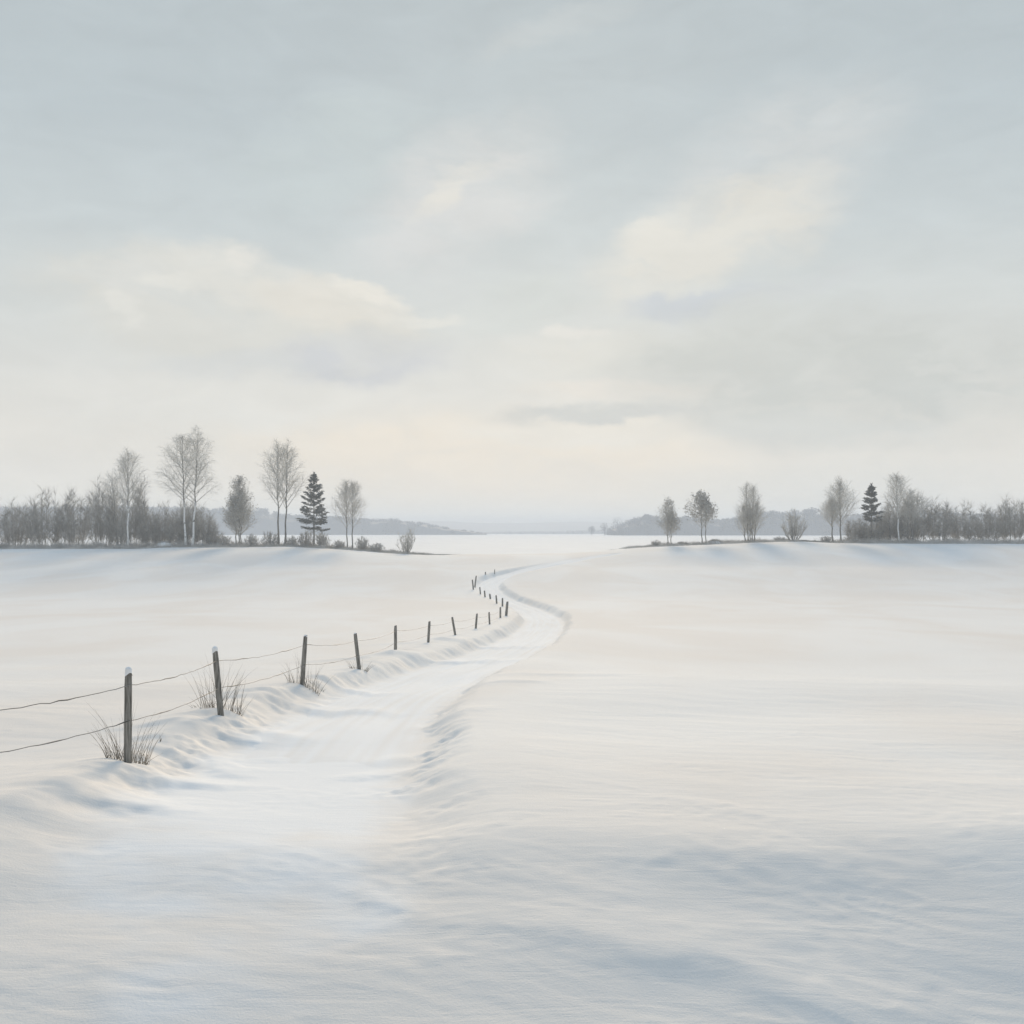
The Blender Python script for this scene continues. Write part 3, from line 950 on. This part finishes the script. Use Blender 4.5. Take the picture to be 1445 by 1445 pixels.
def far_tree(px, top, w, Y, label, seed):
    rnd = random.Random(seed)
    k = Y / F
    o = empty('distant_tree', ((px - CX) * k, Y, LAKE_Z))
    H = (HY - top) * k - LAKE_Z
    R = w * .5 * k
    tr, cr = MB(), MB()
    tr.tube([Vector((0, 0, -.5)), Vector((0.2, 0, H * .5)), Vector((0, 0, H * .9))], [0.5, 0.35, 0.1], 5)
    for _ in range(7):
        a = rnd.uniform(0, 6.3)
        tr.tube([Vector((0, 0, H * .35)), Vector((math.cos(a) * R * .7, math.sin(a) * R * .7, H * rnd.uniform(.6, .85)))], [.22, .06], 4)
    for _ in range(300):
        d = Vector((rnd.gauss(0, 1), rnd.gauss(0, 1), rnd.gauss(0, 1))).normalized() * rnd.random() ** .45
        q = Vector((d.x * R, d.y * R, H * .58 + d.z * H * .42))
        cr.leaf(rnd, q, 0.55 * rnd.uniform(.6, 1.4))
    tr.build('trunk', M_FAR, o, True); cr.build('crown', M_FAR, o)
    tag(o, label, 'tree', 'separate trees at the end of the far right wood')


far_tree(835, 741.5, 11, 1290, 'smallest hazy far tree at the tip of the far right wood', 1)
far_tree(853, 737, 13, 1290, 'second hazy far tree from the tip of the far right wood', 2)
far_tree(871, 729, 17, 1290, 'third hazy far tree from the tip, with a browner round crown', 3)
far_tree(887, 732, 15, 1290, 'hazy far tree touching the dense right wood', 4)


# ------------------------------------------------------------------ fence
def post_mesh(rnd, base, top, r, name, parent=None):
    mb = MB()
    B, T = Vector(base), Vector(top)
    n, m = 12, 9
    for i in range(m):
        t = i / (m - 1)
        c = B.lerp(T, t)
        for k in range(n):
            a = 2 * PI * k / n
            rr = r * (1.08 - 0.12 * t) * (1 + 0.06 * math.sin(3 * a + 1) + rnd.uniform(-.035, .035))
            if i == m - 1: rr *= 0.86
            mb.V.append((c.x + math.cos(a) * rr, c.y + math.sin(a) * rr, c.z + (0.02 * math.sin(a + 1) if i >= m - 2 else 0)))
    for i in range(m - 1):
        for k in range(n):
            a = i * n + k; b = i * n + (k + 1) % n
            mb.F.append((a, b, b + n, a + n))
    mb.F.append(tuple((m - 1) * n + k for k in range(n)))
    return mb.build(name, M_POST, parent)


def cap_mesh(rnd, top, r, h, parent):
    mb = MB()
    n, m = 14, 5
    for i in range(m + 1):
        t = i / m * PI / 2
        for k in range(n):
            a = 2 * PI * k / n
            q = r * math.cos(t) * (1 + rnd.uniform(-.08, .08)) + 0.001
            mb.V.append((top[0] + math.cos(a) * q + r * 0.1, top[1] + math.sin(a) * q, top[2] + math.sin(t) * h - (0.03 if i == 0 else 0.0) - (0.025 * (math.sin(2 * a) + 1) if i == 0 else 0)))
    for i in range(m):
        for k in range(n):
            a = i * n + k; b = i * n + (k + 1) % n
            mb.F.append((a, b, b + n, a + n))
    return mb.build('snow_cap', M_CAP, parent, True)


rnd = random.Random(7)


def post_points(p, pos):
    (tx, ty), (bx, by), w = p
    x, y = pos
    k = y / F
    zt = -(ty - HY) * k
    zb = min(-(by - HY) * k, zg(x, y)) - 0.3
    xb = x + (bx - tx) * k * 0.3 / max((by - ty) * k, .2)
    return Vector((xb, y, zb)), Vector(((tx - CX) * k, y, zt)), w * .5 * k


fence = empty('wire_fence', (FPOS[0][0], FPOS[0][1], zg(*FPOS[0])))
tag(fence, 'old two-strand wire fence on leaning grey posts along the left side of the track', 'fence')
ends = []
p0b = Vector((-5.97, 11.1, zg(-5.97, 11.1) - .3)); p0t = Vector((-5.93, 11.1, zg(-5.97, 11.1) + 1.35))
allp = [(p0b, p0t, 0.058)] + [post_points(p, pos) for p, pos in zip(POSTS, FPOS)]
for i, (b, t, r) in enumerate(allp):
    off = fence.location
    po = post_mesh(rnd, b - off, t - off, r, 'post', fence)
    if i in (1, 2):
        cap_mesh(rnd, t - off, r * 0.98, r * 1.0, po)
    elif i in (0, 3, 4):
        cap_mesh(rnd, t - off, r * 0.75, r * 0.45, po)
    ends.append((b - off, t - off, r))
for hf, seed in ((0.83, 1), (0.44, 2)):
    r2 = random.Random(seed)
    mb = MB()
    pts, rad = [], []
    for i in range(len(ends) - 1):
        (b0, t0, r0), (b1, t1, r1) = ends[i], ends[i + 1]

        def att(b, t, r):
            g = b.lerp(t, 0.3 / max((t - b).length, .4))
            q = g.lerp(t, hf + r2.uniform(-.02, .02))
            return q + Vector((r * 0.75, -r * 0.75, 0))
        A = att(b0, t0, r0) if i == 0 else last
        Bq = att(b1, t1, r1); last = Bq
        L = (Bq - A).length
        n = 18
        for j in range(n):
            t = j / n
            q = A.lerp(Bq, t)
            q.z -= (0.012 + 0.010 * L) * 4 * t * (1 - t) * r2.uniform(.9, 1.1)
            q.z += r2.uniform(-.007, .007)
            pts.append(q)
            rad.append(0.0050 + 0.0048 * max(0, math.sin(j * 0.7 + i * 2.1 + seed)) ** 3)
    pts.append(last); rad.append(.006)
    mb.tube(pts, rad, 5)
    mb.build('wire', M_WIRE, fence)

FL = ['thick dark post at the near bend, where the two runs of posts meet', 'post just beyond the thick dark post at the near bend', 'third bare post up the far run of posts',
      'fourth bare post up the far run, short and deep in snow', 'fifth bare post up the far run beside the track', 'sixth bare post, last before the pair at the far bend',
      'left one of the pale pair of posts at the far bend', 'right one of the pale pair of posts at the far bend', 'short bare post beyond the far bend',
      'tiny thin stake, last one beyond the far bend']
for p, lab in zip(FAR_POSTS, FL):
    pos = ground_at(*p[1])
    b, t, r = post_points(p, pos)
    o = empty('fence_post', (b.x, b.y, b.z + .3))
    bpy.data.objects.remove(o)
    c = Vector((b.x, b.y, b.z + .3))
    o = post_mesh(rnd, b - c, t - c, r, 'fence_post')
    o.location = c
    tag(o, lab, 'post', 'bare posts along the far bend of the track')


# ------------------------------------------------------------------ dry grass at the posts
def tuft(px, py, w, h, n, label, seed, lean=0.28, gapw=0.0, thick=0.0042):
    r = random.Random(seed)
    x, y = ground_at(px, py)
    k = y / F
    W, Hh = w * .5 * k, h * k
    o_loc = Vector((x, y, zg(x, y)))
    mb = MB()
    xs = np.array([r.uniform(-1, 1) for _ in range(n)])
    for u in xs:
        u = math.copysign(gapw + (1 - gapw) * abs(u) ** 0.9, u)
        bx = u * W; by = r.uniform(-.5, .3) * W * 0.6
        z = zg(x + bx, y + by) - o_loc.z
        hh = Hh * r.uniform(.2, 1.0) ** 1.3 * (1 - 0.35 * abs(u))
        lx = (u * lean + r.gauss(0, .20)) * hh
        ly = r.gauss(0, .15) * hh
        mb.blade((bx, by, z - .03), (bx + lx, by + ly, z + hh), thick * r.uniform(.7, 1.4), (lx * r.uniform(0, .9), 0, -abs(lx) * .3), 5)
        if r.random() < .3:                                              # short broken stalks
            mb.blade((bx, by, z - .02), (bx + r.gauss(0, .3) * hh * .5, by, z + hh * .28), thick, (r.gauss(0, .1), 0, -.03), 4)
    o = mb.build('grass_tuft', M_GRASS)
    o.location = o_loc
    tag(o, label, 'grass tuft', 'dry grass tufts at the fence')


tuft(181, 1080, 56, 100, 95, 'tallest dry grass tuft, around the nearest fence post', 1)
tuft(312, 1013, 58, 84, 70, 'dry grass tuft around the second fence post from the left', 2, 0.3)
tuft(428, 970, 44, 58, 70, 'dry grass tuft around the third fence post, with arching blades', 3, 0.35)
tuft(506, 947, 26, 24, 40, 'small dry grass tuft around the fourth fence post', 4, 0.7)
tuft(286, 1010, 26, 18, 22, 'short bent grass wisp left of the second fence post', 5, 0.9)
tuft(447, 967, 26, 14, 18, 'short flattened grass wisp right of the third fence post', 6, 1.2)
# a lone stalk
sx, sy = ground_at(226, 1054)
mb = MB()
mb.blade((0, 0, -.03), (.01, 0, .13), .008, (-.02, 0, 0), 3); mb.blade((0, 0, .0), (.03, 0, .06), .012, (0, 0, 0), 2)
st = mb.build('dry_stalk', M_GRASS); st.location = (sx, sy, zg(sx, sy))
tag(st, 'single dry stalk poking from the drift right of the nearest fence post', 'stalk')

# ------------------------------------------------------------------ haze
hz, k, bs = new_mat('haze_air')
t = hz.node_tree; t.nodes.clear()
k = NT(t)
ho = k.n('ShaderNodeOutputMaterial')
pv = k.n('ShaderNodeVolumePrincipled', {'Color': c4(0.85, 0.915, 1.0), 'Density': 0.00067, 'Anisotropy': 0.0})
t.links.new(pv.outputs[0], ho.inputs['Volume'])
bx = [(-2700, -30, -12), (2700, -30, -12), (2700, 4000, -12), (-2700, 4000, -12), (-2700, -30, 46), (2700, -30, 46), (2700, 4000, 46), (-2700, 4000, 46)]
haze = mesh_obj('haze', bx, [(3, 2, 1, 0), (4, 5, 6, 7), (0, 1, 5, 4), (1, 2, 6, 5), (2, 3, 7, 6), (3, 0, 4, 7)], hz)
tag(haze, 'thin cold winter haze over the lake', 'haze', kind='stuff')

# ------------------------------------------------------------------ light and sky
SUN_EL, SUN_AZ = math.radians(20), math.radians(2)         # azimuth from +Y, negative = left
sd = Vector((math.sin(SUN_AZ) * math.cos(SUN_EL), math.cos(SUN_AZ) * math.cos(SUN_EL), math.sin(SUN_EL)))
sun = bpy.data.lights.new('sun', 'SUN')
sun.energy = 1.38; sun.angle = math.radians(14); sun.color = (1.0, 0.78, 0.52)
so = bpy.data.objects.new('sun', sun); COL.objects.link(so)
so.rotation_euler = sd.to_track_quat('Z', 'Y').to_euler()

w = bpy.data.worlds.new('World'); scene.world = w; w.use_nodes = True
t = w.node_tree; t.nodes.clear(); k = NT(t)
STR = 0.1
SCL = 1.0 / (STR * GAIN)


def skyc(r, g, b):
    return (lin(r) * SCL, lin(g) * SCL, lin(b) * SCL, 1.0)


tc = k.n('ShaderNodeTexCoord')
D = tc.outputs['Generated']
sep = k.n('ShaderNodeSeparateXYZ', {0: D})
az = k.math('ARCTAN2', sep.outputs[0], sep.outputs[1])
el = k.math('ARCSINE', sep.outputs[2])
flat = k.n('ShaderNodeCombineXYZ', {0: az, 1: el, 2: 0.0})
# base gradient by elevation
ramp = k.n('ShaderNodeValToRGB', {0: k.rng(el, 0.0, math.radians(90), interp='LINEAR')})
stops = [(0, (243, 235, 219)), (1.2, (240, 233, 217)), (3.0, (230, 226, 217)), (5.5, (226, 223, 215)), (8.0, (221, 221, 216)), (11.7, (210, 214, 212)), (16, (199, 207, 209)),
         (21, (188, 198, 202)), (28, (183, 193, 197)), (50, (170, 195, 220)), (90, (160, 196, 232))]
cr = ramp.color_ramp
while len(cr.elements) < len(stops): cr.elements.new(0.5)
for e, (d, c) in zip(cr.elements, stops):
    e.position = d / 90.0
    e.color = tuple(lin(v) for v in c) + (1.0,)
scl = k.n('ShaderNodeVectorMath', {0: ramp.outputs[0], 'Scale': SCL}, operation='SCALE')
colr = scl.outputs[0]
# warp for cloud edges
nmap = k.n('ShaderNodeMapping', {'Vector': flat.outputs[0], 'Scale': (5.0, 9.0, 1.0)})
wn = k.n('ShaderNodeTexNoise', {'Vector': nmap.outputs[0], 'Scale': 1.6, 'Detail': 9.0, 'Roughness': 0.63})
wv = k.n('ShaderNodeVectorMath', {0: wn.outputs[1], 1: (0.5, 0.5, 0.5)}, operation='SUBTRACT')
ws = k.n('ShaderNodeVectorMath', {0: wv.outputs[0], 1: (0.11, 0.07, 0.0)}, operation='MULTIPLY')
warp = k.n('ShaderNodeVectorMath', {0: flat.outputs[0], 1: ws.outputs[0]}, operation='ADD')


bm = k.n('ShaderNodeMapping', {'Vector': warp.outputs[0], 'Scale': (7.0, 20.0, 1.0), 'Rotation': (0, 0, math.radians(-14))})
bn = k.n('ShaderNodeTexNoise', {'Vector': bm.outputs[0], 'Scale': 1.5, 'Detail': 8.0, 'Roughness': 0.62, 'Distortion': 0.4})
cloud_tex = k.rng(bn.outputs[0], 0.30, 0.66, 0.5, 1.3)


def cloud(px, py, rx, ry, rot, col, strength=1.0, soft=0.33, squash=None):
    global colr
    u = (px - CX) / F; v = (HY - py) / F
    a = math.atan(u); e = math.atan(v * math.cos(a))
    mp = k.n('ShaderNodeMapping', {'Vector': warp.outputs[0], 'Location': (a, e, 0), 'Rotation': (0, 0, math.radians(rot)), 'Scale': (rx / F, ry / F, 1)}, vector_type='TEXTURE')
    ln = k.n('ShaderNodeVectorMath', {0: mp.outputs[0]}, operation='LENGTH')
    f = k.rng(ln.outputs['Value'], 1.0, soft, 0.0, strength)
    f = k.math('MULTIPLY', f, cloud_tex, True)
    colr = k.mixc(f, colr, skyc(*col))


for c in [
    (670, 650, 480, 95, 0, (236, 227, 212), 0.95),            # warm glow over the lake
    (640, 290, 200, 125, 30, (210, 213, 213), 1.0),
    (632, 270, 85, 28, 30, (222, 221, 215), 0.85),
    (1090, 240, 230, 115, 25, (205, 210, 211), 0.95),
    (1000, 335, 230, 80, 20, (221, 220, 213), 1.0, 0.4),
    (920, 322, 80, 22, 22, (225, 224, 217), 0.6),
    (330, 440, 320, 95, -6, (216, 216, 210), 1.0, 0.45),      # cumulus bank, left
    (345, 385, 130, 45, -5, (227, 226, 219), 0.85, 0.3),
    (470, 430, 160, 45, -12, (223, 220, 211), 0.9, 0.25),
    (190, 395, 90, 40, 0, (219, 220, 216), 0.6),
    (345, 366, 42, 16, 8, (231, 229, 222), 0.8),
    (240, 392, 60, 16, 4, (229, 228, 221), 0.7),
    (520, 410, 70, 18, -14, (231, 228, 219), 0.8),
    (590, 444, 80, 16, 4, (226, 225, 218), 0.7),
    (175, 440, 40, 14, 0, (227, 226, 219), 0.6),
    (510, 505, 170, 48, 2, (203, 206, 209), 0.9),             # its grey foot
    (330, 512, 140, 26, 0, (209, 212, 212), 0.6),
    (300, 570, 330, 60, 0, (226, 225, 219), 0.8),
    (975, 424, 130, 24, 4, (199, 205, 210), 0.9),
    (1120, 400, 110, 26, 16, (205, 209, 210), 0.5),
    (730, 430, 110, 50, 8, (208, 214, 211), 0.6),
    (840, 495, 220, 55, 4, (224, 223, 216), 0.9, 0.1),
    (810, 463, 60, 14, 0, (229, 227, 221), 0.6),
    (1150, 530, 400, 120, -4, (202, 205, 201), 1.0, 0.35),
    (860, 548, 180, 22, 0, (229, 224, 215), 0.7),
    (850, 580, 210, 20, 2, (203, 205, 202), 0.85),
    (1150, 610, 280, 36, -5, (209, 211, 207), 0.7),
    (800, 615, 240, 30, -3, (231, 228, 219), 0.7),
    (790, 45, 150, 28, 12, (201, 206, 206), 0.35),
    (470, 215, 200, 90, 20, (197, 207, 208), 0.5),
    (1180, 690, 300, 50, 0, (221, 220, 213), 0.7),
]:
    cloud(*c)
# ragged finer cloud texture all over
fm = k.n('ShaderNodeMapping', {'Vector': flat.outputs[0], 'Scale': (6.0, 17.0, 1.0), 'Rotation': (0, 0, math.radians(-12))})
fnz = k.n('ShaderNodeTexNoise', {'Vector': fm.outputs[0], 'Scale': 1.7, 'Detail': 8.0, 'Roughness': 0.6, 'Distortion': 0.5})
br = k.rng(fnz.outputs[0], 0.25, 0.75, 0.945, 1.05, 'LINEAR')
tx = k.n('ShaderNodeVectorMath', {0: colr, 'Scale': br}, operation='SCALE')
# the cover is duller away from the light
beh = k.rng(sep.outputs[1], -0.7, 0.5, 0.78, 1.0)
tx2 = k.n('ShaderNodeVectorMath', {0: tx.outputs[0], 'Scale': beh}, operation='SCALE')
# under the horizon: snow light
dn = k.rng(sep.outputs[2], -0.05, 0.0, 1.0, 0.0)
cover = k.mixc(dn, tx2.outputs[0], skyc(205, 207, 207))
sky = k.n('ShaderNodeTexSky', sky_type='NISHITA', sun_disc=False)
sky.sun_elevation = SUN_EL; sky.sun_rotation = SUN_AZ
sky.air_density = 1.0; sky.dust_density = 2.0
full = k.mixc(0.994, sky.outputs[0], cover)
bg = k.n('ShaderNodeBackground', {'Color': full, 'Strength': STR})
wo = k.n('ShaderNodeOutputWorld', {'Surface': bg.outputs[0]})

# ------------------------------------------------------------------ camera and render settings
cam = bpy.data.cameras.new('camera')
cam.sensor_width = 36; cam.lens = 36; cam.shift_y = (HY - CX) / F
cam.clip_start = 0.1; cam.clip_end = 20000
co = bpy.data.objects.new('camera', cam); COL.objects.link(co)
co.location = (0, 0, 0); co.rotation_euler = (math.radians(90), 0, 0)
scene.camera = co
scene.view_settings.view_transform = 'Standard'
scene.view_settings.look = 'None'
scene.view_settings.exposure = EXPOSURE
scene.view_settings.gamma = 1.0
scene.cycles.max_bounces = 6
scene.cycles.volume_bounces = 3
